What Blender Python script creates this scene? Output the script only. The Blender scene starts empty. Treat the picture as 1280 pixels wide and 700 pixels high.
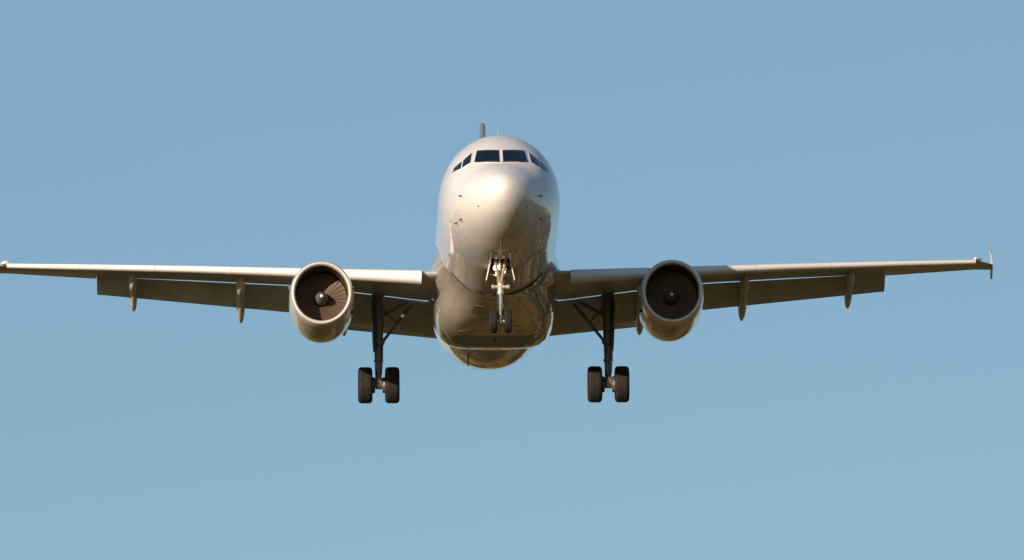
import bpy, bmesh, math
from mathutils import Vector, Matrix

# ------------------------------------------------------------------ camera, sky, sun, exposure
SC = bpy.context.scene
COL = SC.collection
R = math.radians
ELEV = R(11.0)                      # the lens looks up at the approaching aircraft
CAM_POS = Vector((0, 0, 1.7))
cam_data = bpy.data.cameras.new('camera')
cam = bpy.data.objects.new('camera', cam_data)
COL.objects.link(cam)
cam.location = CAM_POS
cam.rotation_euler = (R(90) + ELEV, 0, 0)
cam_data.sensor_width = 36.0
cam_data.lens = 429.0
cam_data.clip_start = 1.0
cam_data.clip_end = 90000.0
SC.camera = cam

# attitude of the aircraft (measured from nose, wheel, wing tip and fin positions)
DIST = 400.0
PITCH, YAW, ROLL = 0.18644, 0.01971, 0.0040
def rot_aircraft():
    c, s = math.cos(ROLL), math.sin(ROLL)
    rr = Matrix(((c, 0, -s), (0, 1, 0), (s, 0, c)))
    c, s = math.cos(PITCH), math.sin(PITCH)
    rp = Matrix(((1, 0, 0), (0, c, s), (0, -s, c)))
    ry = Matrix.Rotation(YAW, 3, 'Z')
    re = Matrix.Rotation(ELEV, 3, 'X')
    return re @ ry @ rp @ rr, re
ROT, RE = rot_aircraft()

SUN_LOCAL = Vector((-1.08, -1.62, 0.335))      # towards the sun, in aircraft axes (right, aft, up)
sd = (ROT @ SUN_LOCAL).normalized()
sun_el = math.asin(sd.z)
sun_az = math.atan2(sd.x, sd.y)

world = bpy.data.worlds.new('World')
SC.world = world
world.use_nodes = True
wn = world.node_tree.nodes
wl = world.node_tree.links
wn.clear()
wo = wn.new('ShaderNodeOutputWorld')
bg = wn.new('ShaderNodeBackground')
sky = wn.new('ShaderNodeTexSky')
sky.sky_type = 'NISHITA'
sky.sun_disc = False
sky.sun_elevation = sun_el
sky.sun_rotation = sun_az
sky.altitude = 0.0
sky.air_density = 1.0
sky.dust_density = 0.32
sky.ozone_density = 2.5
bg.inputs['Strength'].default_value = 0.104
wl.new(sky.outputs[0], bg.inputs[0])
wl.new(bg.outputs[0], wo.inputs[0])

sl = bpy.data.lights.new('sun', 'SUN')
sl.energy = 4.7
sl.angle = R(0.5)
sl.color = (1.0, 0.825, 0.67)
so = bpy.data.objects.new('sun', sl)
COL.objects.link(so)
so.location = (-60, 0, 120)
so.rotation_euler = sd.to_track_quat('Z', 'Y').to_euler()

SC.view_settings.view_transform = 'Standard'
SC.view_settings.look = 'None'
SC.view_settings.gamma = 1.0
SC.view_settings.exposure = 0.24
SC.view_settings.use_curve_mapping = False

# ------------------------------------------------------------------ materials
def new_mat(name):
    m = bpy.data.materials.new(name)
    m.use_nodes = True
    nt = m.node_tree
    p = nt.nodes['Principled BSDF']
    return m, nt, p

def painted(name, base, rough=0.3, coat=0.0, coat_rough=0.05, metal=0.0, dirt=0.08, scale=1.2,
            bump=0.0, stretch=(1, 0.15, 1), spec=0.5, coat_ior=1.5, seams=()):
    """Paint or metal with faint streaks of wear along the airflow and a slightly uneven gloss."""
    m, nt, p = new_mat(name)
    n, l = nt.nodes, nt.links
    tc = n.new('ShaderNodeTexCoord')
    mp = n.new('ShaderNodeMapping')
    mp.inputs['Scale'].default_value = stretch
    l.new(tc.outputs['Object'], mp.inputs[0])
    nz = n.new('ShaderNodeTexNoise')
    nz.inputs['Scale'].default_value = scale
    nz.inputs['Detail'].default_value = 6
    nz.inputs['Roughness'].default_value = 0.65
    l.new(mp.outputs[0], nz.inputs['Vector'])
    rp = n.new('ShaderNodeValToRGB')
    rp.color_ramp.elements[0].position = 0.3
    rp.color_ramp.elements[1].position = 0.62
    d = 1 - dirt * 2
    rp.color_ramp.elements[0].color = (base[0] * d, base[1] * d * 0.99, base[2] * d * 0.97, 1)
    rp.color_ramp.elements[1].color = (*base, 1)
    l.new(nz.outputs['Fac'], rp.inputs[0])
    col = rp.outputs[0]
    if seams:                       # thin panel joints round the body
        sx = n.new('ShaderNodeSeparateXYZ')
        l.new(tc.outputs['Object'], sx.inputs[0])
        for y in seams:
            cmp_ = n.new('ShaderNodeMath'); cmp_.operation = 'COMPARE'
            cmp_.inputs[1].default_value = y; cmp_.inputs[2].default_value = 0.012
            l.new(sx.outputs['Y'], cmp_.inputs[0])
            mx = n.new('ShaderNodeMix'); mx.data_type = 'RGBA'; mx.blend_type = 'MULTIPLY'
            l.new(cmp_.outputs[0], mx.inputs['Factor'])
            l.new(col, mx.inputs['A'])
            mx.inputs['B'].default_value = (0.85, 0.84, 0.82, 1)
            col = mx.outputs['Result']
    l.new(col, p.inputs['Base Color'])
    p.inputs['Coat IOR'].default_value = coat_ior
    mr = n.new('ShaderNodeMapRange')
    mr.inputs['To Min'].default_value = rough * 1.25
    mr.inputs['To Max'].default_value = rough * 0.8
    l.new(nz.outputs['Fac'], mr.inputs['Value'])
    l.new(mr.outputs[0], p.inputs['Roughness'])
    p.inputs['Metallic'].default_value = metal
    p.inputs['Coat Weight'].default_value = coat
    p.inputs['Coat Roughness'].default_value = coat_rough
    p.inputs['Specular IOR Level'].default_value = spec
    if bump:
        n2 = n.new('ShaderNodeTexNoise')
        n2.inputs['Scale'].default_value = 2.2
        n2.inputs['Detail'].default_value = 2
        l.new(tc.outputs['Object'], n2.inputs['Vector'])
        b = n.new('ShaderNodeBump')
        b.inputs['Strength'].default_value = bump
        b.inputs['Distance'].default_value = 0.02
        l.new(n2.outputs['Fac'], b.inputs['Height'])
        l.new(b.outputs[0], p.inputs['Normal'])
        l.new(b.outputs[0], p.inputs['Coat Normal'])
    return m

M = {}
M['paint'] = painted('cream_white_gloss_paint', (0.80, 0.765, 0.735), 0.6, 0.8, 0.04, dirt=0.05, bump=0.25, coat_ior=1.5, spec=0.12, seams=(1.62, 3.95, 6.6, 8.4))
M['belly'] = painted('shaded_belly_paint', (0.50, 0.455, 0.385), 0.4, 1.0, 0.015, dirt=0.14, bump=0.3, coat_ior=1.9, seams=(12.2, 13.6, 15.0, 17.4))  # cream fairing colour darkened and warmed to imitate shade and ground reflection
M['slat'] = painted('slat_paint', (0.84, 0.81, 0.77), 0.4, 0.3, 0.1, dirt=0.03, stretch=(0.5, 1, 1))
M['wing'] = painted('wing_grey_paint', (0.47, 0.495, 0.515), 0.35, 0.25, 0.15, dirt=0.12, stretch=(1, 0.2, 1), scale=1.5)
M['flap'] = painted('flap_grey_paint', (0.50, 0.535, 0.565), 0.4, 0.1, 0.2, dirt=0.14, stretch=(1, 0.2, 1), scale=2)
M['canoe'] = painted('flap_fairing_paint', (0.64, 0.61, 0.57), 0.4, 0.2, 0.15, dirt=0.12)
M['nacelle'] = painted('nacelle_paint', (0.66, 0.62, 0.57), 0.3, 0.6, 0.07, dirt=0.10, bump=0.15)
M['lip'] = painted('bare_metal_inlet_lip', (0.66, 0.615, 0.57), 0.45, 0, 0, metal=0.3, dirt=0.05)
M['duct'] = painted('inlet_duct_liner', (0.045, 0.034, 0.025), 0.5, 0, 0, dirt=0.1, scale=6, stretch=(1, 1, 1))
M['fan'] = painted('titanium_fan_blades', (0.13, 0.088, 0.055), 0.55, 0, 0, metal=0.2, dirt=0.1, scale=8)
M['spinner'] = painted('spinner_dark_paint', (0.17, 0.165, 0.16), 0.4, 0.2, 0.1, dirt=0.05)
M['white'] = painted('white_paint', (0.80, 0.80, 0.79), 0.4, 0.2, 0.1, dirt=0.03)
M['exhaust'] = painted('exhaust_metal', (0.30, 0.27, 0.25), 0.4, 0, 0, metal=0.9, dirt=0.15)
M['strut'] = painted('gear_grey_paint', (0.15, 0.155, 0.16), 0.4, 0.1, 0.1, dirt=0.2, scale=6, stretch=(1, 1, 1))
M['strut_light'] = painted('nose_gear_gold_glint', (0.80, 0.69, 0.50), 0.25, 0.4, 0.05, metal=0.5, dirt=0.15, scale=6, stretch=(1, 1, 1))  # gold tint imitates warm light glinting off the nose gear
M['chrome'] = painted('chromed_piston', (0.80, 0.80, 0.80), 0.12, 0, 0, metal=1.0, dirt=0.02)
M['brake'] = painted('brake_pack_metal', (0.16, 0.12, 0.10), 0.5, 0, 0, metal=0.4, dirt=0.2, scale=9)
M['rim'] = painted('wheel_rim_alloy', (0.42, 0.40, 0.38), 0.4, 0, 0, metal=0.5, dirt=0.2, scale=9)
M['tyre'] = painted('tyre_rubber', (0.030, 0.026, 0.023), 0.75, 0, 0, dirt=0.25, scale=10, stretch=(1, 1, 1), spec=0.25)
M['bay'] = painted('wheel_bay_primer', (0.20, 0.19, 0.14), 0.6, 0, 0, dirt=0.25, scale=5)
M['fin'] = painted('slate_grey_tail_paint', (0.20, 0.20, 0.23), 0.35, 0.5, 0.05, dirt=0.06)
M['dark'] = painted('dark_seal', (0.03, 0.03, 0.03), 0.6, 0, 0)
M['seal'] = painted('pale_window_surround', (0.82, 0.80, 0.77), 0.4, 0.2, 0.1, dirt=0.02)

m, nt, p = new_mat('cockpit_glass')
p.inputs['Base Color'].default_value = (0.006, 0.010, 0.018, 1)
p.inputs['Roughness'].default_value = 0.06
p.inputs['IOR'].default_value = 1.5
M['glass'] = m
m = m.copy(); m.name = 'side_window_glass'
m.node_tree.nodes['Principled BSDF'].inputs['IOR'].default_value = 1.75
M['side_glass'] = m
m, nt, p = new_mat('lamp_lens')
p.inputs['Base Color'].default_value = (0.85, 0.85, 0.82, 1)
p.inputs['Metallic'].default_value = 0.9
p.inputs['Roughness'].default_value = 0.12
p.inputs['Emission Color'].default_value = (1.0, 0.90, 0.74, 1)
p.inputs['Emission Strength'].default_value = 8.0      # the lit take-off lamp on the nose leg
M['lamp'] = m
m, nt, p = new_mat('red_lens')
p.inputs['Base Color'].default_value = (0.10, 0.02, 0.02, 1)
p.inputs['Roughness'].default_value = 0.1
M['redlens'] = m

def ground_material():
    m, nt, p = new_mat('dry_fields')
    n, l = nt.nodes, nt.links
    tc = n.new('ShaderNodeTexCoord')
    vo = n.new('ShaderNodeTexVoronoi')
    vo.inputs['Scale'].default_value = 0.010
    l.new(tc.outputs['Object'], vo.inputs['Vector'])
    nz = n.new('ShaderNodeTexNoise')
    nz.inputs['Scale'].default_value = 0.018
    nz.inputs['Detail'].default_value = 8
    l.new(tc.outputs['Object'], nz.inputs['Vector'])
    sep = n.new('ShaderNodeSeparateColor')
    l.new(vo.outputs['Color'], sep.inputs[0])
    mix = n.new('ShaderNodeMath'); mix.operation = 'ADD'
    l.new(sep.outputs[0], mix.inputs[0])
    l.new(nz.outputs['Fac'], mix.inputs[1])
    hf = n.new('ShaderNodeMath'); hf.operation = 'MULTIPLY'; hf.inputs[1].default_value = 0.5
    l.new(mix.outputs[0], hf.inputs[0])
    rp = n.new('ShaderNodeValToRGB')
    e = rp.color_ramp.elements
    e[0].position = 0.36; e[0].color = (0.012, 0.020, 0.004, 1)      # tree belts
    e[1].position = 0.75; e[1].color = (0.54, 0.31, 0.075, 1)         # stubble
    for pos, c in ((0.42, (0.035, 0.040, 0.009, 1)), (0.45, (0.22, 0.125, 0.036, 1)), (0.53, (0.32, 0.175, 0.038, 1)),
                   (0.55, (0.11, 0.085, 0.022, 1)), (0.60, (0.14, 0.095, 0.026, 1)), (0.62, (0.44, 0.25, 0.058, 1))):
        q = e.new(pos); q.color = c
    l.new(hf.outputs[0], rp.inputs[0])
    l.new(rp.outputs[0], p.inputs['Base Color'])
    p.inputs['Roughness'].default_value = 0.95
    p.inputs['Specular IOR Level'].default_value = 0.1
    return m
M['ground'] = ground_material()

# ------------------------------------------------------------------ mesh helpers
def link(name, bm, mat, parent=None, smooth=True, sharp=40, mats=None):
    me = bpy.data.meshes.new(name)
    bmesh.ops.recalc_face_normals(bm, faces=bm.faces)
    for f in bm.faces:
        f.smooth = smooth
    if smooth:
        for e in bm.edges:
            if len(e.link_faces) == 2 and e.calc_face_angle(0) > R(sharp):
                e.smooth = False
    bm.to_mesh(me); bm.free()
    for q in (mats or [mat]):
        me.materials.append(M[q])
    o = bpy.data.objects.new(name, me)
    COL.objects.link(o)
    if parent is not None:
        o.parent = parent
    return o

def loft(bm, rings, closed=True, cap0=False, cap1=False, mi=0, skip=None):
    vs = [[bm.verts.new(p) for p in r] for r in rings]
    n = len(rings[0])
    for i in range(len(vs) - 1):
        for j in range(n if closed else n - 1):
            k = (j + 1) % n
            if skip and skip(i, j):
                continue
            f = bm.faces.new((vs[i][j], vs[i][k], vs[i + 1][k], vs[i + 1][j]))
            f.material_index = mi
    if cap0:
        bm.faces.new(vs[0]).material_index = mi
    if cap1:
        bm.faces.new(vs[-1]).material_index = mi
    return vs

def frame_of(d):
    d = d.normalized()
    a = Vector((0, 0, 1)) if abs(d.z) < 0.9 else Vector((0, 1, 0))
    u = d.cross(a).normalized()
    return u, d.cross(u).normalized()

def tube(bm, pts, radii, n=14, mi=0, caps=True):
    pts = [Vector(q) for q in pts]
    if not hasattr(radii, '__len__'):
        radii = [radii] * len(pts)
    u, v = frame_of(pts[-1] - pts[0])
    rings = []
    for q, r in zip(pts, radii):
        rings.append([q + u * (r * math.cos(2 * math.pi * k / n)) + v * (r * math.sin(2 * math.pi * k / n)) for k in range(n)])
    loft(bm, rings, True, caps, caps, mi)

def box(bm, c, size, rot=None, mi=0, bevel=0.0):
    sub = bmesh.new()
    bmesh.ops.create_cube(sub, size=1)
    for q in sub.verts:
        q.co = Vector((q.co.x * size[0], q.co.y * size[1], q.co.z * size[2]))
    if bevel:
        bmesh.ops.bevel(sub, geom=sub.edges[:], offset=bevel, segments=2, affect='EDGES', profile=0.5)
    mp = {}
    for q in sub.verts:
        co = rot @ q.co if rot else q.co
        mp[q] = bm.verts.new(co + Vector(c))
    for f in sub.faces:
        bm.faces.new([mp[q] for q in f.verts]).material_index = mi
    sub.free()

def plate(bm, pts, thick, mi=0):
    """A flat panel of the given outline, with real thickness."""
    pts = [Vector(q) for q in pts]
    nrm = (pts[1] - pts[0]).cross(pts[2] - pts[0]).normalized() * (thick / 2)
    a = [bm.verts.new(q + nrm) for q in pts]
    b = [bm.verts.new(q - nrm) for q in pts]
    n = len(pts)
    bm.faces.new(a).material_index = mi
    bm.faces.new(b[::-1]).material_index = mi
    for i in range(n):
        j = (i + 1) % n
        bm.faces.new((a[i], b[i], b[j], a[j])).material_index = mi

def lathe(bm, prof, c, n=64, kz=1.0, mi=0, axis='Y', tilt=0.0, closed_prof=False, cap0=True):
    """prof: list of (along, radius) turned round an axis through c."""
    rings = []
    for a, r in prof:
        ring = []
        for k in range(n):
            t = 2 * math.pi * k / n
            if axis == 'Y':
                y, z = a, r * kz * math.sin(t)
                y, z = y * math.cos(tilt) - z * math.sin(tilt), y * math.sin(tilt) + z * math.cos(tilt)
                ring.append(Vector((c[0] + r * math.cos(t), c[1] + y, c[2] + z)))
            else:
                ring.append(Vector((c[0] + a, c[1] + r * math.cos(t), c[2] + r * kz * math.sin(t))))
        rings.append(ring)
    if closed_prof:
        rings.append(rings[0])
        vs = [[bm.verts.new(q) for q in r] for r in rings[:-1]]
        vs.append(vs[0])
        for i in range(len(vs) - 1):
            for j in range(n):
                k = (j + 1) % n
                bm.faces.new((vs[i][j], vs[i][k], vs[i + 1][k], vs[i + 1][j])).material_index = mi
    else:
        loft(bm, rings, True, cap0 and prof[0][1] > 1e-4, prof[-1][1] > 1e-4, mi)

def pchip(xs, ys):
    n = len(xs)
    h = [xs[i + 1] - xs[i] for i in range(n - 1)]
    d = [(ys[i + 1] - ys[i]) / h[i] for i in range(n - 1)]
    m = [0.0] * n
    m[0], m[-1] = d[0], d[-1]
    for i in range(1, n - 1):
        if d[i - 1] * d[i] > 0:
            w1, w2 = 2 * h[i] + h[i - 1], h[i] + 2 * h[i - 1]
            m[i] = (w1 + w2) / (w1 / d[i - 1] + w2 / d[i])
    def f(x):
        x = min(max(x, xs[0]), xs[-1])
        i = 0
        while i < n - 2 and x > xs[i + 1]:
            i += 1
        t = (x - xs[i]) / h[i]
        return ((1 + 2 * t) * (1 - t) ** 2 * ys[i] + t * (1 - t) ** 2 * h[i] * m[i]
                + t * t * (3 - 2 * t) * ys[i + 1] + t * t * (t - 1) * h[i] * m[i + 1])
    return f

def smooth(a, b, x):
    t = min(max((x - a) / (b - a), 0), 1)
    return t * t * (3 - 2 * t)

# ------------------------------------------------------------------ ground (only its light and its reflection reach the picture)
bm = bmesh.new()
G = 40000.0
N = 40
gv = [[bm.verts.new((-G + 2 * G * i / N, -G + 2 * G * j / N, 0)) for j in range(N + 1)] for i in range(N + 1)]
for i in range(N):
    for j in range(N):
        bm.faces.new((gv[i][j], gv[i + 1][j], gv[i + 1][j + 1], gv[i][j + 1]))
g = link('ground', bm, 'ground', None, smooth=False)
g['kind'] = 'structure'

# low unseen ridge, added so the glossy belly mirrors gold rather than bright sky
bm = bmesh.new()
def ridge(a):
    return 105 + 34 * math.sin(a * 5.1 + .4) + 22 * math.sin(a * 13.0 + 2) + 9 * math.sin(a * 31.0) + 4 * math.sin(a * 73.0)
NHA, NHR = 160, 12
hr = []
for i in range(NHA + 1):
    a = R(-75) + R(150) * i / NHA
    row = []
    for j in range(NHR + 1):
        t = j / NHR
        d = 1350 + 1500 * t
        h = 1.25 * ridge(a) * math.sin(math.pi * min(t / .95, 1)) ** 1.3 - .5
        row.append(bm.verts.new((d * math.sin(a), d * math.cos(a), h)))
    hr.append(row)
for i in range(NHA):
    for j in range(NHR):
        bm.faces.new((hr[i][j], hr[i + 1][j], hr[i + 1][j + 1], hr[i][j + 1]))
h = link('reflection_hills', bm, 'ground', None)
h['kind'] = 'structure'

# ------------------------------------------------------------------ the airliner
# aircraft axes: x to the right of the picture, y aft from the nose tip, z up from the cabin centreline (metres)
plane = bpy.data.objects.new('airliner', None)
COL.objects.link(plane)
ref = Vector((0, 11, 0))
sight = Vector((-0.51131, DIST, 1.52102))
plane.matrix_world = Matrix.Translation(CAM_POS + RE @ sight - ROT @ ref) @ ROT.to_4x4()
plane['label'] = 'cream white twin-engine jet airliner flying nose-on with landing gear lowered in clear blue sky'
plane['category'] = 'airliner'

K = 1.064
sq = math.sqrt
def prof(tab, k=1.0):
    f = pchip([sq(a) for a, b in tab], [b * k for a, b in tab])
    return lambda y: f(sq(max(y, 0)))
TOP = prof([(0, -.6), (.1, -.36), (.3, -.17), (.7, .04), (1.2, .27), (1.7, .47), (1.95, .585), (2.75, 1.08), (3.3, 1.37), (3.8, 1.60),
            (4.6, 1.88), (5.4, 2.015), (6.2, 2.055), (7, 2.07), (26, 2.07), (30, 2.05), (34, 1.85), (37.57, 1.35)], K)
BOT = prof([(0, -.6), (.1, -.86), (.3, -1.06), (.7, -1.3), (1.2, -1.49), (1.8, -1.66), (2.5, -1.8), (3.5, -1.95), (5, -2.05), (6, -2.07),
            (22, -2.07), (24, -1.97), (28, -1.4), (32, -.5), (36, .35), (37.57, .75)], K)
HW = prof([(0, 0), (.1, .28), (.3, .5), (.7, .8), (1.2, 1.06), (1.8, 1.31), (2.5, 1.54), (3.5, 1.77), (4.5, 1.9), (5.5, 1.96), (6.2, 1.975),
           (24, 1.975), (28, 1.8), (32, 1.25), (36, .5), (37.57, .2)])
ZM = prof([(0, -.6), (.5, -.605), (1.2, -.61), (2, -.545), (3, -.34), (4, -.165), (5, -.06), (6, 0), (24, 0), (28, .2), (32, .6), (37.57, 1.05)], K)

def fus(y, phi):
    """Point on the fuselage skin; phi = 0 at the crown, positive to the right of the picture."""
    zm = ZM(y)
    c = math.cos(phi)
    h = (TOP(y) - zm) if c > 0 else (zm - BOT(y))
    return Vector((HW(y) * math.sin(phi), y, zm + h * c))

def skin_y(x, z):
    """Distance aft of the nose tip at which the skin passes through (x, z) seen from the front."""
    lo, hi = 0.0, 7.0
    for _ in range(40):
        y = (lo + hi) / 2
        zm = ZM(y); w = HW(y)
        h = (TOP(y) - zm) if z > zm else (zm - BOT(y))
        if w > 1e-6 and h > 1e-6 and (x / w) ** 2 + ((z - zm) / h) ** 2 < 1:
            hi = y
        else:
            lo = y
    return hi

def skin_n(x, z):
    e = 0.01
    gx = (skin_y(x + e, z) - skin_y(x - e, z)) / (2 * e)
    gz = (skin_y(x, z + e) - skin_y(x, z - e)) / (2 * e)
    return Vector((gx, -1, gz)).normalized()

NA = 120
ys = [0.0, .01, .03, .06, .1, .16, .23, .32, .43, .56, .7, .86, 1.04, 1.22, 1.4, 1.6, 1.8, 2.0, 2.2, 2.4, 2.6, 2.8, 3.0, 3.2, 3.4, 3.6, 3.8,
      4.0, 4.2, 4.4, 4.6, 4.85, 5.1, 5.35, 5.6, 5.85, 6.2, 6.6, 7, 8, 9, 10, 11, 12, 14, 16, 18, 20, 22, 23, 24, 25, 26, 27, 28, 29, 30, 31,
      32, 33, 34, 35, 36, 37, 37.57]
BAY0, BAY1, BAYW = 4.2, 5.85, 0.34
rings = []
for y in ys[1:]:
    rings.append([fus(y, 2 * math.pi * k / NA) for k in range(NA)])
def bay_skip(i, j):
    ya, yb = ys[i + 1], ys[i + 2]
    phi = 2 * math.pi * (j + .5) / NA
    return ya >= BAY0 - 1e-6 and yb <= BAY1 + 1e-6 and math.cos(phi) < 0 and abs(HW(ya) * math.sin(phi)) < BAYW
bm = bmesh.new()
vs = loft(bm, rings, True, False, True, 0, bay_skip)
tip = bm.verts.new(fus(0, 0))
for j in range(NA):
    bm.faces.new((tip, vs[0][(j + 1) % NA], vs[0][j]))
fuselage = link('fuselage', bm, 'paint', plane, sharp=60)

# nose wheel bay: a real recess behind the opening
bm = bmesh.new()
w = 0.42
for (a, b) in (((-w, BAY0 - .06, -2.25), (-w, BAY1 + .06, -1.0)), ((w, BAY0 - .06, -2.25), (w, BAY1 + .06, -1.0))):
    plate(bm, [(a[0], a[1], -1.95), (a[0], b[1], -1.95), (a[0], b[1], -1.0), (a[0], a[1], -1.0)], .02)
plate(bm, [(-w, BAY0 - .06, -1.0), (w, BAY0 - .06, -1.0), (w, BAY1 + .06, -1.0), (-w, BAY1 + .06, -1.0)], .02)
for y in (BAY0 - .06, BAY1 + .06):
    plate(bm, [(-w, y, -1.98), (w, y, -1.98), (w, y, -1.0), (-w, y, -1.0)], .02)
for k in range(4):
    box(bm, (-.36, BAY0 + .2 + k * .38, -1.6), (.06, .05, .6))
    box(bm, (.36, BAY0 + .2 + k * .38, -1.6), (.06, .05, .6))
link('wheel_bay', bm, 'bay', fuselage, smooth=False)

def skin_patch(bm, corners, n0, n1, off, thick, mi=0):
    """Curved panel lying on the skin: corners (x, z) in order, standing proud by off."""
    a, b, c, d = [Vector(q) for q in corners]
    def pt(i, j, o):
        s, t = i / n0, j / n1
        q = (a * (1 - s) + b * s) * (1 - t) + (d * (1 - s) + c * s) * t
        y = skin_y(q.x, q.y)
        return Vector((q.x, y, q.y)) + skin_n(q.x, q.y) * o
    up = [[bm.verts.new(pt(i, j, off)) for j in range(n1 + 1)] for i in range(n0 + 1)]
    lo = [[bm.verts.new(pt(i, j, off - thick)) for j in range(n1 + 1)] for i in range(n0 + 1)]
    for i in range(n0):
        for j in range(n1):
            bm.faces.new((up[i][j], up[i + 1][j], up[i + 1][j + 1], up[i][j + 1])).material_index = mi
            bm.faces.new((lo[i][j], lo[i][j + 1], lo[i + 1][j + 1], lo[i + 1][j])).material_index = mi
    for i in range(n0):
        for j in (0, n1):
            bm.faces.new((up[i][j], lo[i][j], lo[i + 1][j], up[i + 1][j])).material_index = mi
    for j in range(n1):
        for i in (0, n0):
            bm.faces.new((up[i][j], up[i][j + 1], lo[i][j + 1], lo[i][j])).material_index = mi

def grow(c, d):
    cx = sum(q[0] for q in c) / 4; cz = sum(q[1] for q in c) / 4
    return [(q[0] + math.copysign(d, q[0] - cx), q[1] + math.copysign(d, q[1] - cz)) for q in c]

# cockpit windows (right half as (x, z)); mirrored for the other half
WIN = [
    ('windshield', [(.052, .555), (.86, .67), (.76, 1.20), (.052, 1.125)], 12, 8),
    ('side_window', [(.975, .70), (1.245, .56), (1.19, .89), (.91, 1.14)], 8, 8),
    ('side_window', [(1.28, .545), (1.54, .53), (1.485, .69), (1.235, .86)], 8, 8),
]
for s in (-1, 1):
    for nm, c, n0, n1 in WIN:
        cc = [(s * x, z) for x, z in c]
        bm = bmesh.new()
        skin_patch(bm, grow(cc, .03), n0, n1, .008, .03)
        fr = link('window_frame', bm, 'seal' if nm == 'windshield' else 'paint', fuselage, sharp=50)
        bm = bmesh.new()
        skin_patch(bm, cc, n0, n1, .014, .03)
        link(nm, bm, 'glass' if nm == 'windshield' else 'side_glass', fuselage, sharp=50)
    # wiper resting along the sill of each windshield
    bm = bmesh.new()
    pts = []
    for t in range(7):
        x = s * (.10 + .62 * t / 6); z = .60 + .03 * t / 6
        pts.append(Vector((x, skin_y(x, z), z)) + skin_n(x, z) * .03)
    for a, b in zip(pts, pts[1:]):
        tube(bm, [a, b], .011, 6)
    link('wiper', bm, 'dark', fuselage)

# probes and vanes on the nose
def probe(x, z, L=.07, r=.02):
    y = skin_y(x, z)
    q = Vector((x, y, z)); n = skin_n(x, z)
    bm = bmesh.new()
    tube(bm, [q - n * .03, q + n * .09], [r * 1.3, r], 8)
    tube(bm, [q + n * .09 + Vector((0, .03, 0)), q + n * .09 - Vector((0, L, 0))], [r, r * .7], 8)
    link('probe', bm, 'dark', fuselage)
for x, z in ((-1.285, -.556), (-1.28, -1.196), (1.208, -.6), (1.217, -1.219), (-1.424, -1.19)):
    probe(x, z)
def static_disc(x, z, r):
    y = skin_y(x, z); q = Vector((x, y, z)); n = skin_n(x, z)
    bm = bmesh.new()
    tube(bm, [q - n * .03, q + n * .012], [r, r * .8], 12)
    link('static_port', bm, 'exhaust', fuselage)
for x, z in ((-.764, -1.056), (-1.87, -.49), (.77, -1.067)):
    static_disc(x, z, .035)

# antennas
def blade(y, x, z0, h, chord, t=.03, name='antenna', mat='white'):
    bm = bmesh.new()
    def sec(z, c, y0):
        return [Vector((x + t * .5 * math.sin(a) * (1 if h > 0 else 1), y0 + c * (.5 - .5 * math.cos(a)), z)) for a in [2 * math.pi * k / 14 for k in range(14)]]
    loft(bm, [sec(z0 - math.copysign(.12, h), chord, y), sec(z0 + h * .6, chord * .75, y + chord * .2), sec(z0 + h, chord * .5, y + chord * .45)], True, True, True)
    link(name, bm, mat, fuselage)
blade(7.0, 0, TOP(7.0), .48, .30, .022)
blade(13.0, 0, TOP(13), .36, .35)
blade(20.0, -.80, -2.45, -.27, .3, .05, mat='dark')

# wing to body fairing
full = [(0, 2.72), (.45, 2.72), (.9, 2.715), (1.27, 2.69), (1.52, 2.62), (1.72, 2.49), (1.87, 2.3), (1.97, 2.08), (2.0, 1.85), (2.01, 1.62),
        (2.02, 1.42), (2.05, 1.24), (2.13, 1.07), (2.20, .93), (2.13, .76), (2.04, .58), (2.0, .35), (1.985, .08)]
def fair_ring(y):
    s = (.10 + .90 * smooth(9.8, 15.2, y)) * (1 - smooth(16.6, 21.0, y))
    su = smooth(10.1, 13.6, y) * (1 - smooth(18.4, 21.5, y))
    half = []
    for k, (x, zd) in enumerate(full):
        phi = math.pi - (math.pi * .5 - .04) * k / (len(full) - 1)
        f = fus(y, phi)
        f = Vector((f.x * .985, y, f.z * .985))
        t = su if k > 9 else s
        half.append(Vector((f.x + (x - f.x) * t, y, f.z + (-zd - f.z) * t)))
    left = [Vector((-q.x, q.y, q.z)) for q in half[1:]][::-1]
    return left + half
bm = bmesh.new()
yy = [10.1 + (12.9 - 10.1) * k / 14 for k in range(15)] + [13.2, 13.6, 14.4, 15.2, 16, 16.6] + [17 + 4.3 * k / 24 for k in range(25)]
loft(bm, [fair_ring(y) for y in yy], False)
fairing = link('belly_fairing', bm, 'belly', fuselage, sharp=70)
def fair_pt(y, u, off):
    q = fair_ring(y)
    c = u + (len(full) - 1)
    i = int(math.floor(c)); t = c - i
    a = q[i].lerp(q[i + 1], t)
    d = (a - Vector((0, y, -1.2))); d.y = 0
    return a + d.normalized() * off
def fair_panel(y0, y1, u0, u1, mat, name='access_panel', n=6):
    bm = bmesh.new()
    up = [[bm.verts.new(fair_pt(y0 + (y1 - y0) * i / n, u0 + (u1 - u0) * j / n, .012)) for j in range(n + 1)] for i in range(n + 1)]
    lo = [[bm.verts.new(fair_pt(y0 + (y1 - y0) * i / n, u0 + (u1 - u0) * j / n, -.02)) for j in range(n + 1)] for i in range(n + 1)]
    for i in range(n):
        for j in range(n):
            bm.faces.new((up[i][j], up[i + 1][j], up[i + 1][j + 1], up[i][j + 1]))
            bm.faces.new((lo[i][j], lo[i][j + 1], lo[i + 1][j + 1], lo[i + 1][j]))
    for i in range(n):
        for j in (0, n):
            bm.faces.new((up[i][j], lo[i][j], lo[i + 1][j], up[i + 1][j]))
            bm.faces.new((up[j][i], up[j][i + 1], lo[j][i + 1], lo[j][i]))
    link(name, bm, mat, fairing, sharp=50)
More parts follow.
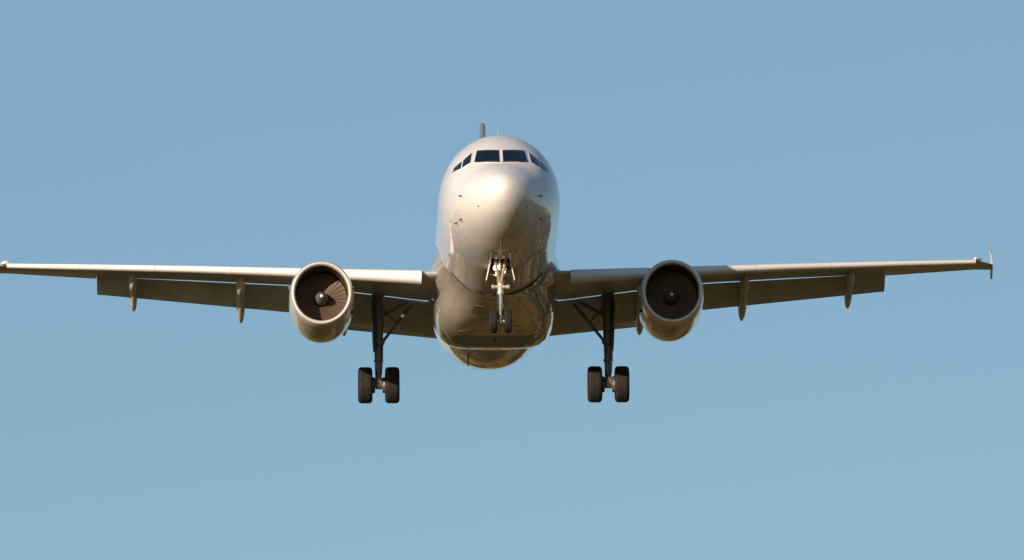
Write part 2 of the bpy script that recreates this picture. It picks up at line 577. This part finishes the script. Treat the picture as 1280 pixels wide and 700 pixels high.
M['panel_dark'] = painted('reflection_panel_paint', (0.24, 0.20, 0.14), 0.25, 1.0, 0.03, dirt=0.2, bump=0.4, coat_ior=1.7)  # darker panel tone imitates broken reflections on the belly
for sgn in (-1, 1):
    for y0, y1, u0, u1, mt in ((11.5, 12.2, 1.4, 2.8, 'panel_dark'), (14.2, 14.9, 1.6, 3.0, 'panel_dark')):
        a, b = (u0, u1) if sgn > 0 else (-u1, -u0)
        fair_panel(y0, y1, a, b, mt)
for s in (-1, 1):
    bm = bmesh.new()
    box(bm, (s * .55, 15.9, -2.722), (.95, 1.6, .02), bevel=.006)
    link('wheel_well_door', bm, 'belly', fairing, smooth=False)
bm = bmesh.new()
tube(bm, [(0, 15.4, -2.68), (0, 15.4, -2.80)], [.07, .05], 12)
link('beacon_light', bm, 'redlens', fairing)

# ------------------------------------------------------------------ wings
def lerp_tab(tab, x):
    for (a, *p), (b, *q) in zip(tab, tab[1:]):
        if x <= b:
            t = (x - a) / (b - a)
            return [u + (v - u) * t for u, v in zip(p, q)]
    return list(tab[-1][1:])
#          span,  yLE,  zLE,  yTE,  zTE, thickness
WING = [(1.6, 11.95, -1.12, 18.55, -.95, .86), (2.4, 12.35, -1.06, 18.55, -.92, .80), (6.4, 14.45, -.52, 18.75, -.32, .50),
        (10.0, 16.35, -.06, 19.95, .10, .36), (13.2, 18.0, .32, 20.95, .42, .27), (16.25, 19.66, .69, 21.55, .73, .20), (16.85, 20.75, .76, 21.85, .78, .09)]
def airfoil(n, cut0=0.0, cut1=1.0):
    """(chordwise, up) points from the rear upper edge round the nose to the rear lower edge."""
    out = []
    def half(x):
        return 5 * .1 * (0.2969 * sq(x) - 0.1260 * x - 0.3516 * x * x + 0.2843 * x ** 3 - 0.1030 * x ** 4) / .1 * 2 / 2
    for k in range(n + 1):
        t = math.pi * k / n
        x = cut0 + (cut1 - cut0) * (.5 + .5 * math.cos(t))
        out.append((x, half(x) * .52))
    for k in range(n - 1, -1, -1):
        t = math.pi * k / n
        x = cut0 + (cut1 - cut0) * (.5 + .5 * math.cos(t))
        out.append((x, -half(x) * .48))
    return out
def wing_ring(s, x, cut, grow_t=1.0):
    yl, zl, yt, zt, th = lerp_tab(WING, x)
    r = []
    for c, h in airfoil(22, 0, cut):
        r.append(Vector((s * x, yl + (yt - yl) * c, zl + (zt - zl) * c + h * th * grow_t)))
    return r
FLAP_CUT = .80
def build_wing(s):
    wing = None
    bm = bmesh.new()
    xs = [1.6, 2.0, 2.4, 3.2, 4.0, 4.8, 5.6, 6.4, 7.2, 8, 9, 10, 11, 12, 12.8, 13.24]
    rings = [wing_ring(s, x, FLAP_CUT) for x in xs]
    rings += [wing_ring(s, x, 1.0) for x in (13.26, 13.8, 14.4, 15, 15.6, 16.1, 16.25, 16.45, 16.65, 16.75, 16.85)]
    loft(bm, rings, True, True, True)
    wing = link('wing', bm, 'wing', plane, sharp=50)

    # leading edge slats, run out forwards and down
    for a, b in ((2.45, 5.05), (6.15, 8.706), (8.714, 11.256), (11.264, 13.806), (13.814, 16.22)):
        bm = bmesh.new()
        rr = []
        n = 8
        for i in range(n + 1):
            x = a + (b - a) * i / n
            yl, zl, yt, zt, th = lerp_tab(WING, x)
            ch = yt - yl
            L = .15 * ch + .12
            dz = -.10 * th - .05; dy = -.16 - .03 * ch
            out = []
            T = th * .62 + .05 * smooth(5, 14, x)
            # front face of the slat: an arc from its upper rear edge round to the lower edge
            m_ = 14
            for k in range(m_ + 1):
                u = k / m_
                ang = math.pi * (.5 + u)
                cy = L * .55 if u < .5 else L * .34
                out.append(Vector((s * x, yl + dy + cy * (1 + math.cos(ang)) , zl + dz + .5 * T * math.copysign(abs(math.sin(ang)) ** .8, math.sin(ang)))))
            for k in range(1, 6):           # hollow back
                u = k / 6
                q0, q1 = out[m_], out[0]
                bul = math.sin(math.pi * u) * -.10 * L
                out.append(q0 + (q1 - q0) * u + Vector((0, bul, 0)))
            rr.append(out)
        loft(bm, rr, True, True, True)
        link('slat', bm, 'slat', wing, sharp=50)

    # flaps, lowered: each a thick slab with a rounded nose
    def flap(a, b, n):
        bm = bmesh.new()
        rr = []
        for i in range(n + 1):
            x = a + (b - a) * i / n
            y0, z0, y1, z1, th = lerp_tab(FLAP, x)
            d = Vector((0, y1 - y0, z1 - z0)); c = d.length; d.normalize()
            nn = Vector((0, -d.z, d.y))
            rr.append([Vector((s * x, y0, z0)) + d * (c * cc) + nn * (h * th) for cc, h in airfoil(14)])
        loft(bm, rr, True, True, True)
        return link('flap', bm, 'flap', wing, sharp=50)
    FLAP = [(1.9, 17.8, -1.03, 19.75, -1.80, .28), (6.4, 18.14, -.40, 19.55, -1.05, .22), (13.22, 20.22, .36, 21.05, -.10, .12)]
    flap(1.95, 6.35, 6)
    flap(6.38, 13.22, 8)

    # spoiler panels, closed, on the upper surface over the flaps
    for a, b in ((3.0, 5.0), (6.6, 8.2), (8.22, 9.85), (9.87, 11.5), (11.52, 13.1)):
        bm = bmesh.new()
        pts = []
        for x in (a, b):
            yl, zl, yt, zt, th = lerp_tab(WING, x)
            for c in (.68, .86):
                h = airfoil(2, c, c)[0][1] if c < .8 else .10
                pts.append(Vector((s * x, yl + (yt - yl) * c, zl + (zt - zl) * c + h * th + .012)))
        plate(bm, [pts[0], pts[1], pts[3], pts[2]], .02)
        link('spoiler', bm, 'wing', wing, smooth=False)

    # canoe shaped fairings over the flap tracks; the rear half droops with the flap
    for x, tipy, tipz, rw in ((12.0, 21.75, -.50, .145), (8.4, 21.0, -1.05, .165), (4.95, 20.45, -1.62, .175)):
        yl, zl, yt, zt, th = lerp_tab(WING, x)
        ch = yt - yl
        yA = yl + .36 * ch; zA = zl + (zt - zl) * .36 - th * .42
        yB = yl + .84 * ch; zB = zl + (zt - zl) * .84 - .20
        path = []
        for k in range(41):
            t = k / 40
            if t < .5:
                u = t / .5
                path.append((yA + (yB - yA) * u, zA + (zB - zA) * u - .12 * math.sin(math.pi * u), u))
            else:
                u = (t - .5) / .5
                path.append((yB + (tipy - yB) * u, zB + (tipz - zB) * u, 1 + u))
        bm = bmesh.new()
        rr = []
        for y, z, u in path:
            f = sq(max(1 - max(0, 1 - u * 2.2) ** 2, .01)) if u < 1 else sq(max(1 - (u - 1) ** 3.2, .012))
            a, b = rw * f, rw * 1.7 * f
            rr.append([Vector((s * x + a * math.cos(2 * math.pi * k / 18), y, z + b * math.sin(2 * math.pi * k / 18))) for k in range(18)])
        loft(bm, rr, True, True, True)
        link('flap_track_fairing', bm, 'canoe', wing, sharp=60)

    # wing tip fence and navigation lamp
    bm = bmesh.new()
    xt = 16.86
    def fsec(z, y0, y1):
        return [Vector((s * (xt + .035 * math.sin(a)), y0 + (y1 - y0) * (.5 - .5 * math.cos(a)), z)) for a in [2 * math.pi * k / 14 for k in range(14)]]
    loft(bm, [fsec(.45, 21.4, 21.8), fsec(.60, 21.0, 21.95), fsec(.76, 20.72, 21.95), fsec(.88, 20.8, 21.95), fsec(1.15, 21.15, 22.1), fsec(1.42, 21.6, 22.2)], True, True, True)
    link('wingtip_fence', bm, 'canoe', wing, sharp=60)
    bm = bmesh.new()
    tube(bm, [(s * 16.20, 19.60, .745), (s * 16.32, 19.72, .75), (s * 16.42, 19.9, .755)], [.04, .06, .03], 10)
    link('navigation_light', bm, 'white', wing)
    # static wicks at the trailing edge
    return wing

# ------------------------------------------------------------------ engines
def build_engine(s):
    cx, cy, cz = s * 5.74, 10.55, -2.03
    KZ = 1.05
    tl = 0.02
    bm = bmesh.new()
    outer = [(.10, 1.005), (.25, 1.035), (.6, 1.055), (1.2, 1.065), (2.0, 1.07), (2.8, 1.065), (3.5, 1.03), (4.2, .95), (4.8, .85), (5.25, .76)]
    inner = [(5.25, .72), (4.2, .74), (4.0, .5)]
    lathe(bm, outer + inner, (cx, cy, cz), 72, KZ, tilt=tl, cap0=False)
    eng = link('engine', bm, 'nacelle', plane, sharp=50)
    bm = bmesh.new()
    lip = []
    for k in range(15):
        t = math.pi * (-.08 + 1.16 * k / 14)
        lip.append((.13 - .15 * math.sin(t), .936 + .071 * math.cos(t)))
    lip += [(.15, .868), (.2, .9), (.2, .98)]
    lathe(bm, lip, (cx, cy, cz), 72, KZ, tilt=tl, closed_prof=True)
    link('inlet_lip', bm, 'lip', eng, sharp=60)
    bm = bmesh.new()
    lathe(bm, [(.14, .863), (.3, .848), (.6, .84), (1.0, .85), (1.5, .86), (1.5, .9), (.14, .9)], (cx, cy, cz), 72, KZ, tilt=tl, closed_prof=True)
    link('inlet_duct', bm, 'duct', eng, sharp=60)
    # fan
    bm = bmesh.new()
    lathe(bm, [(1.39, 0.0), (1.39, .86)], (cx, cy, cz), 48, KZ, tilt=tl)
    fan_mi = 0
    nb = 34
    for k in range(nb):
        a0 = 2 * math.pi * k / nb
        rr = []
        for j in range(7):
            r = .24 + (.835 - .24) * j / 6
            tw = R(62 + 14 * j / 6)
            hc = .06 + .06 * j / 6
            row = []
            for e, th in ((-1, .004), (-.3, .012), (.4, .010), (1, .004), (.4, -.010), (-.3, -.012)):
                ax = hc * e * math.cos(tw)
                tg = hc * e * math.sin(tw) + th * 1.2
                aa = a0 + tg / r
                row.append(Vector((cx + r * math.cos(aa), cy + 1.28 + ax, cz + KZ * r * math.sin(aa))))
            rr.append(row)
        loft(bm, rr, True, True, True)
    link('fan', bm, 'fan', eng, sharp=30)
    bm = bmesh.new()
    lathe(bm, [(.70, .10), (.80, .14), (.98, .19), (1.15, .22), (1.35, .225)], (cx, cy, cz + .02), 32, 1.0)
    sp = link('spinner', bm, 'spinner', eng, sharp=60)
    bm = bmesh.new()
    lathe(bm, [(.655, .055), (.69, .09), (.705, .103), (.71, .09)], (cx, cy, cz + .02), 32, 1.0)
    link('spinner_ring', bm, 'dark', sp, sharp=60)
    bm = bmesh.new()
    lathe(bm, [(.615, .0), (.622, .025), (.655, .056), (.66, .05)], (cx, cy, cz + .02), 24, 1.0)
    link('spinner_tip', bm, 'white', sp, sharp=60)
    # core nozzle and plug
    bm = bmesh.new()
    lathe(bm, [(4.0, .55), (5.0, .52), (5.7, .42), (5.7, .38), (5.0, .4), (5.2, .28), (6.1, .05)], (cx, cy, cz), 40, KZ)
    link('exhaust_nozzle', bm, 'exhaust', eng)
    # pylon
    bm = bmesh.new()
    def psec(z, y0, y1, w):
        return [Vector((cx + w * .5 * math.sin(a), y0 + (y1 - y0) * (.5 - .5 * math.cos(a)), z)) for a in [2 * math.pi * k / 20 for k in range(20)]]
    loft(bm, [psec(-1.25, 12.0, 17.4, .42), psec(-.98, 12.3, 17.6, .40), psec(-.85, 12.9, 17.5, .38), psec(-.62, 14.1, 17.2, .34)], True, True, True)
    link('pylon', bm, 'nacelle', eng, sharp=60)
    # strakes on both upper flanks
    for d in (-1, 1):
        a = R(90 - d * 62)
        bm = bmesh.new()
        r0, r1 = 1.04, 1.24
        ca, sa = math.cos(a), math.sin(a) * KZ
        plate(bm, [(cx + r0 * ca, cy + 1.5, cz + r0 * sa), (cx + r1 * ca, cy + 2.3, cz + r1 * sa), (cx + r1 * ca, cy + 2.6, cz + r1 * sa), (cx + r0 * ca, cy + 2.75, cz + r0 * sa)], .02)
        link('strake', bm, 'nacelle', eng, smooth=False)
    bm = bmesh.new()
    box(bm, (cx + s * -1.0, cy + 1.2, cz - .42), (.10, .16, .10), bevel=.02)
    link('latch', bm, 'dark', eng, smooth=False)
    return eng

# ------------------------------------------------------------------ landing gear
def wheel(parent, x, y, z, dia, w, dirn):
    r = dia / 2
    bm = bmesh.new()
    c = (x, y, z)
    pr = [(-w * .38, r * .56), (-w * .47, r * .66), (-w * .5, r * .80), (-w * .46, r * .91), (-w * .36, r * .975)]
    groove = []
    for g in (-.24, -.08, .08, .24):
        groove += [(w * (g - .03), r), (w * (g - .02), r * .975), (w * (g + .02), r * .975), (w * (g + .03), r)]
    pr = pr + groove + [(-a, b) for a, b in pr[::-1]]
    lathe(bm, pr, c, 48, axis='X')
    wh = link('wheel', bm, 'tyre', parent, sharp=35)
    bm = bmesh.new()
    lathe(bm, [(dirn * w * .10, 0.0), (dirn * w * .30, .08 * r), (dirn * w * .30, .14 * r), (dirn * w * .16, .2 * r), (dirn * w * .2, .48 * r), (dirn * w * .44, .58 * r), (dirn * w * .36, .60 * r), (-dirn * w * .36, .60 * r), (-dirn * w * .3, .5 * r), (-dirn * w * .3, .1 * r)], c, 40, axis='X')
    for k in range(9):
        a = 2 * math.pi * k / 9
        tube(bm, [(x + dirn * w * .12, y + .36 * r * math.cos(a), z + .36 * r * math.sin(a)), (x + dirn * w * .24, y + .36 * r * math.cos(a), z + .36 * r * math.sin(a))], .025, 8)
    link('rim', bm, 'rim', wh, sharp=35)

def build_main_gear(s):
    X = s * 3.82
    Y, ZA = 17.7, -3.83
    bm = bmesh.new()
    tube(bm, [(X, Y - .03, -.75), (X, Y - .02, -1.5), (X, Y - .01, -2.35)], [.22, .18, .155], 18)
    tube(bm, [(X, Y - .01, -2.35), (X, Y - .01, -2.48)], [.18, .175], 18)
    tube(bm, [(X, Y - .01, -2.48), (X, Y, -3.02)], [.135, .13], 18)
    tube(bm, [(X, Y - .01, -2.98), (X, Y, -3.06)], [.16, .16], 18)
    tube(bm, [(X + .14, Y - .12, -1.0), (X + .13, Y - .12, -2.9), (X + .09, Y - .06, -3.5)], [.022] * 3, 8)
    tube(bm, [(X - .13, Y - .14, -1.0), (X - .13, Y - .14, -2.6), (X - .10, Y - .1, -3.6)], [.018] * 3, 8)
    gear = link('main_landing_gear', bm, 'strut', plane, sharp=40)
    bm = bmesh.new()
    tube(bm, [(X, Y, -2.98), (X, Y, -3.72)], [.095, .095], 16)
    link('piston', bm, 'strut', gear)
    bm = bmesh.new()
    tube(bm, [(X, Y, -3.60), (X, Y, -3.70), (X, Y, -3.95)], [.12, .15, .11], 16)
    tube(bm, [(X - .46, Y, ZA), (X + .46, Y, ZA)], [.075, .075], 14)
    link('axle', bm, 'rim', gear)
    for d in (-1, 1):
        wheel(gear, X + d * .45, Y, ZA, 1.22, .48, d)
        bm = bmesh.new()
        lathe(bm, [(d * .12, .0), (d * .12, .24), (d * .16, .27), (d * .27, .27), (d * .27, .0)], (X, Y, ZA), 32, axis='X')
        link('brake', bm, 'brake', gear)
    # torque links behind the leg
    bm = bmesh.new()
    tube(bm, [(X, Y + .14, -2.95), (X, Y + .48, -3.32)], [.07, .05], 10)
    tube(bm, [(X, Y + .48, -3.32), (X, Y + .13, -3.68)], [.05, .07], 10)
    link('torque_link', bm, 'strut', gear)
    # folding side brace, towards the fuselage, with its lock link
    xb, zb = s * 2.70, -1.12
    bm = bmesh.new()
    p0, p1 = Vector((X - s * .12, Y, -2.38)), Vector((xb, Y - .05, zb))
    pm = p0.lerp(p1, .5)
    tube(bm, [p0, pm], [.05, .055], 12)
    tube(bm, [pm, p1], [.06, .06], 12)
    tube(bm, [p0 - Vector((0, .12, 0)), p0 + Vector((0, .12, 0))], [.09, .09], 12)
    link('side_brace', bm, 'strut', gear)
    bm = bmesh.new()
    tube(bm, [pm, pm.lerp(Vector((X - s * .08, Y, -1.15)), .5)], .032, 10)
    tube(bm, [pm.lerp(Vector((X - s * .08, Y, -1.15)), .5), (X - s * .08, Y, -1.15)], .04, 10)
    link('lock_link', bm, 'strut', gear)
    bm = bmesh.new()
    tube(bm, [(X - s * .05, Y + .2, -1.5), (s * 2.9, Y + .25, -1.0)], [.05, .065], 12)
    link('retraction_actuator', bm, 'strut', gear)
    # door carried on the outer side of the leg
    bm = bmesh.new()
    xo = X + s * .16
    plate(bm, [(xo + s * .06, Y - .42, -1.05), (xo + s * .06, Y + .38, -1.0), (xo + s * .02, Y + .36, -2.35), (xo, Y + .18, -2.68), (xo, Y - .30, -2.62), (xo + s * .02, Y - .42, -2.2)], .045)
    for z in (-1.4, -1.95, -2.4):
        tube(bm, [(X, Y, z), (xo + s * .03, Y, z + .04)], .03, 8)
    link('gear_door', bm, 'strut', gear, smooth=False)
    return gear

def build_nose_gear():
    Y, ZA = 5.07, -4.02
    bm = bmesh.new()
    tube(bm, [(0, Y + .12, -1.3), (0, Y + .06, -2.3), (0, Y + .02, -3.1)], [.12, .10, .095], 16)
    tube(bm, [(0, Y + .02, -3.04), (0, Y + .02, -3.14)], [.12, .12], 16)
    tube(bm, [(0, Y + .03, -2.84), (0, Y + .03, -2.96)], [.125, .125], 16)
    gear = link('nose_landing_gear', bm, 'strut_light', plane)
    bm = bmesh.new()
    tube(bm, [(0, Y + .02, -3.1), (0, Y, -3.95)], [.065, .065], 16)
    link('piston', bm, 'chrome', gear)
    bm = bmesh.new()
    tube(bm, [(-.24, Y, ZA), (.24, Y, ZA)], [.055, .055], 12)
    tube(bm, [(0, Y, -3.86), (0, Y, -4.1)], [.08, .08], 12)
    link('axle', bm, 'strut_light', gear)
    for d in (-1, 1):
        wheel(gear, d * .235, Y, ZA, .78, .235, d)
    # steering cylinder across the leg
    bm = bmesh.new()
    tube(bm, [(-.27, Y - .05, -2.9), (.27, Y - .05, -2.9)], [.055, .055], 12)
    for d in (-1, 1):
        tube(bm, [(d * .2, Y - .05, -2.9), (d * .29, Y - .05, -2.9)], [.075, .075], 12)
    link('steering_cylinder', bm, 'strut_light', gear)
    # torque links ahead of the piston
    bm = bmesh.new()
    tube(bm, [(0, Y - .08, -3.12), (0, Y - .33, -3.48)], [.055, .035], 10)
    tube(bm, [(0, Y - .33, -3.48), (0, Y - .07, -3.84)], [.035, .055], 10)
    link('torque_link', bm, 'strut_light', gear)
    # forked drag brace running forwards and up into the bay
    bm = bmesh.new()
    for d in (-1, 1):
        tube(bm, [(d * .03, Y - .05, -2.75), (d * .24, Y - .62, -1.75)], [.045, .05], 12)
    tube(bm, [(-.26, Y - .62, -1.75), (.26, Y - .62, -1.75)], .045, 10)
    tube(bm, [(0, Y - .1, -2.45), (0, Y - .72, -1.95)], [.03, .03], 8)
    link('drag_brace', bm, 'strut_light', gear)
    # taxi and take-off lamps on the leg
    for x, z, r in ((-.13, -2.30, .105), (.12, -2.44, .045)):
        bm = bmesh.new()
        lathe(bm, [(.10, .0), (.10, r * .5), (.02, r), (-.02, r)], (x, Y - .18, z), 24, kz=1, axis='Y')
        tube(bm, [(x, Y - .1, z), (0, Y + .03, z)], .03, 8)
        lm = link('taxi_light', bm, 'strut_light', gear)
        bm = bmesh.new()
        lathe(bm, [(-.03, 0.0), (-.028, r * .5), (-.018, r * .92), (-.0, r * .93), (.0, 0.0)], (x, Y - .19, z), 24, axis='Y')
        link('lens', bm, 'lamp', lm)
    # hydraulic manifold and steering box at the top of the leg
    bm = bmesh.new()
    box(bm, (.19, Y - .12, -2.17), (.24, .2, .15), bevel=.02)
    tube(bm, [(.10, Y - .22, -2.14), (.28, Y - .22, -2.14)], .03, 8)
    link('hydraulic_manifold', bm, 'strut', gear, smooth=False)
    bm = bmesh.new()
    box(bm, (-.10, Y - .02, -2.48), (.13, .16, .16), bevel=.02)
    tube(bm, [(-.2, Y - .1, -2.05), (-.06, Y - .1, -2.62)], .032, 8)
    tube(bm, [(.2, Y - .1, -2.3), (.05, Y - .1, -2.66)], .028, 8)
    tube(bm, [(-.02, Y - .3, -1.95), (-.02, Y - .1, -2.4)], .04, 8)
    link('steering_box', bm, 'strut_light', gear, smooth=False)
    # doors hanging on both sides of the bay
    for d in (-1, 1):
        bm = bmesh.new()
        plate(bm, [(d * .34, 4.95, -2.14), (d * .34, 5.85, -2.17), (d * .47, 5.82, -2.72), (d * .46, 5.1, -2.66)], .035)
        tube(bm, [(d * .40, 5.4, -2.4), (d * .08, 5.2, -2.5)], .018, 8)
        link('gear_door', bm, 'paint', gear, smooth=False)
    bm = bmesh.new()
    plate(bm, [(-.1, Y + .18, -2.2), (.1, Y + .18, -2.2), (.1, Y + .14, -2.75), (-.1, Y + .14, -2.75)], .03)
    link('leg_door', bm, 'paint', gear, smooth=False)
    bm = bmesh.new()
    tube(bm, [(.11, Y - .06, -1.9), (.12, Y - .08, -2.7), (.08, Y - .05, -3.9)], .014, 6)
    tube(bm, [(-.11, Y - .04, -1.9), (-.13, Y - .06, -2.7), (-.08, Y, -3.9)], .012, 6)
    link('hose', bm, 'dark', gear)

# ------------------------------------------------------------------ tail
def build_fin():
    bm = bmesh.new()
    def sec(z, y0, y1, t):
        return [Vector((h * t, y0 + (y1 - y0) * c, z)) for c, h in airfoil(16)]
    loft(bm, [sec(1.7, 27.8, 33.9, .66), sec(2.4, 28.7, 34.1, .62), sec(8.25, 33.9, 36.0, .40), sec(8.36, 34.1, 36.0, .36)], True, True, True)
    fin = link('tail_fin', bm, 'fin', plane, sharp=50)
    bm = bmesh.new()
    def rsec(z, y0, y1, t):
        return [Vector((h * t * .8, y0 + (y1 - y0) * c, z)) for c, h in airfoil(10)]
    loft(bm, [rsec(2.35, 34.14, 35.9, .2), rsec(8.2, 36.03, 36.8, .09)], True, True, True)
    link('rudder', bm, 'fin', fin, sharp=50)
def build_tailplane(s):
    bm = bmesh.new()
    def sec(x, y0, y1, z, t):
        return [Vector((s * x, y0 + (y1 - y0) * c, z + h * t)) for c, h in airfoil(16)]
    loft(bm, [sec(.4, 31.2, 34.4, .85, .40), sec(6.0, 34.2, 35.3, 1.5, .15), sec(6.22, 34.5, 35.35, 1.52, .08)], True, True, True)
    tp = link('tailplane', bm, 'wing', plane, sharp=50)
    bm = bmesh.new()
    loft(bm, [sec(1.2, 34.35, 35.3, .93, .11), sec(6.1, 35.34, 35.7, 1.5, .05)], True, True, True)
    link('elevator', bm, 'wing', tp, sharp=50)

for s in (-1, 1):
    build_wing(s)
    build_engine(s)
    build_main_gear(s)
    build_tailplane(s)
build_nose_gear()
build_fin()
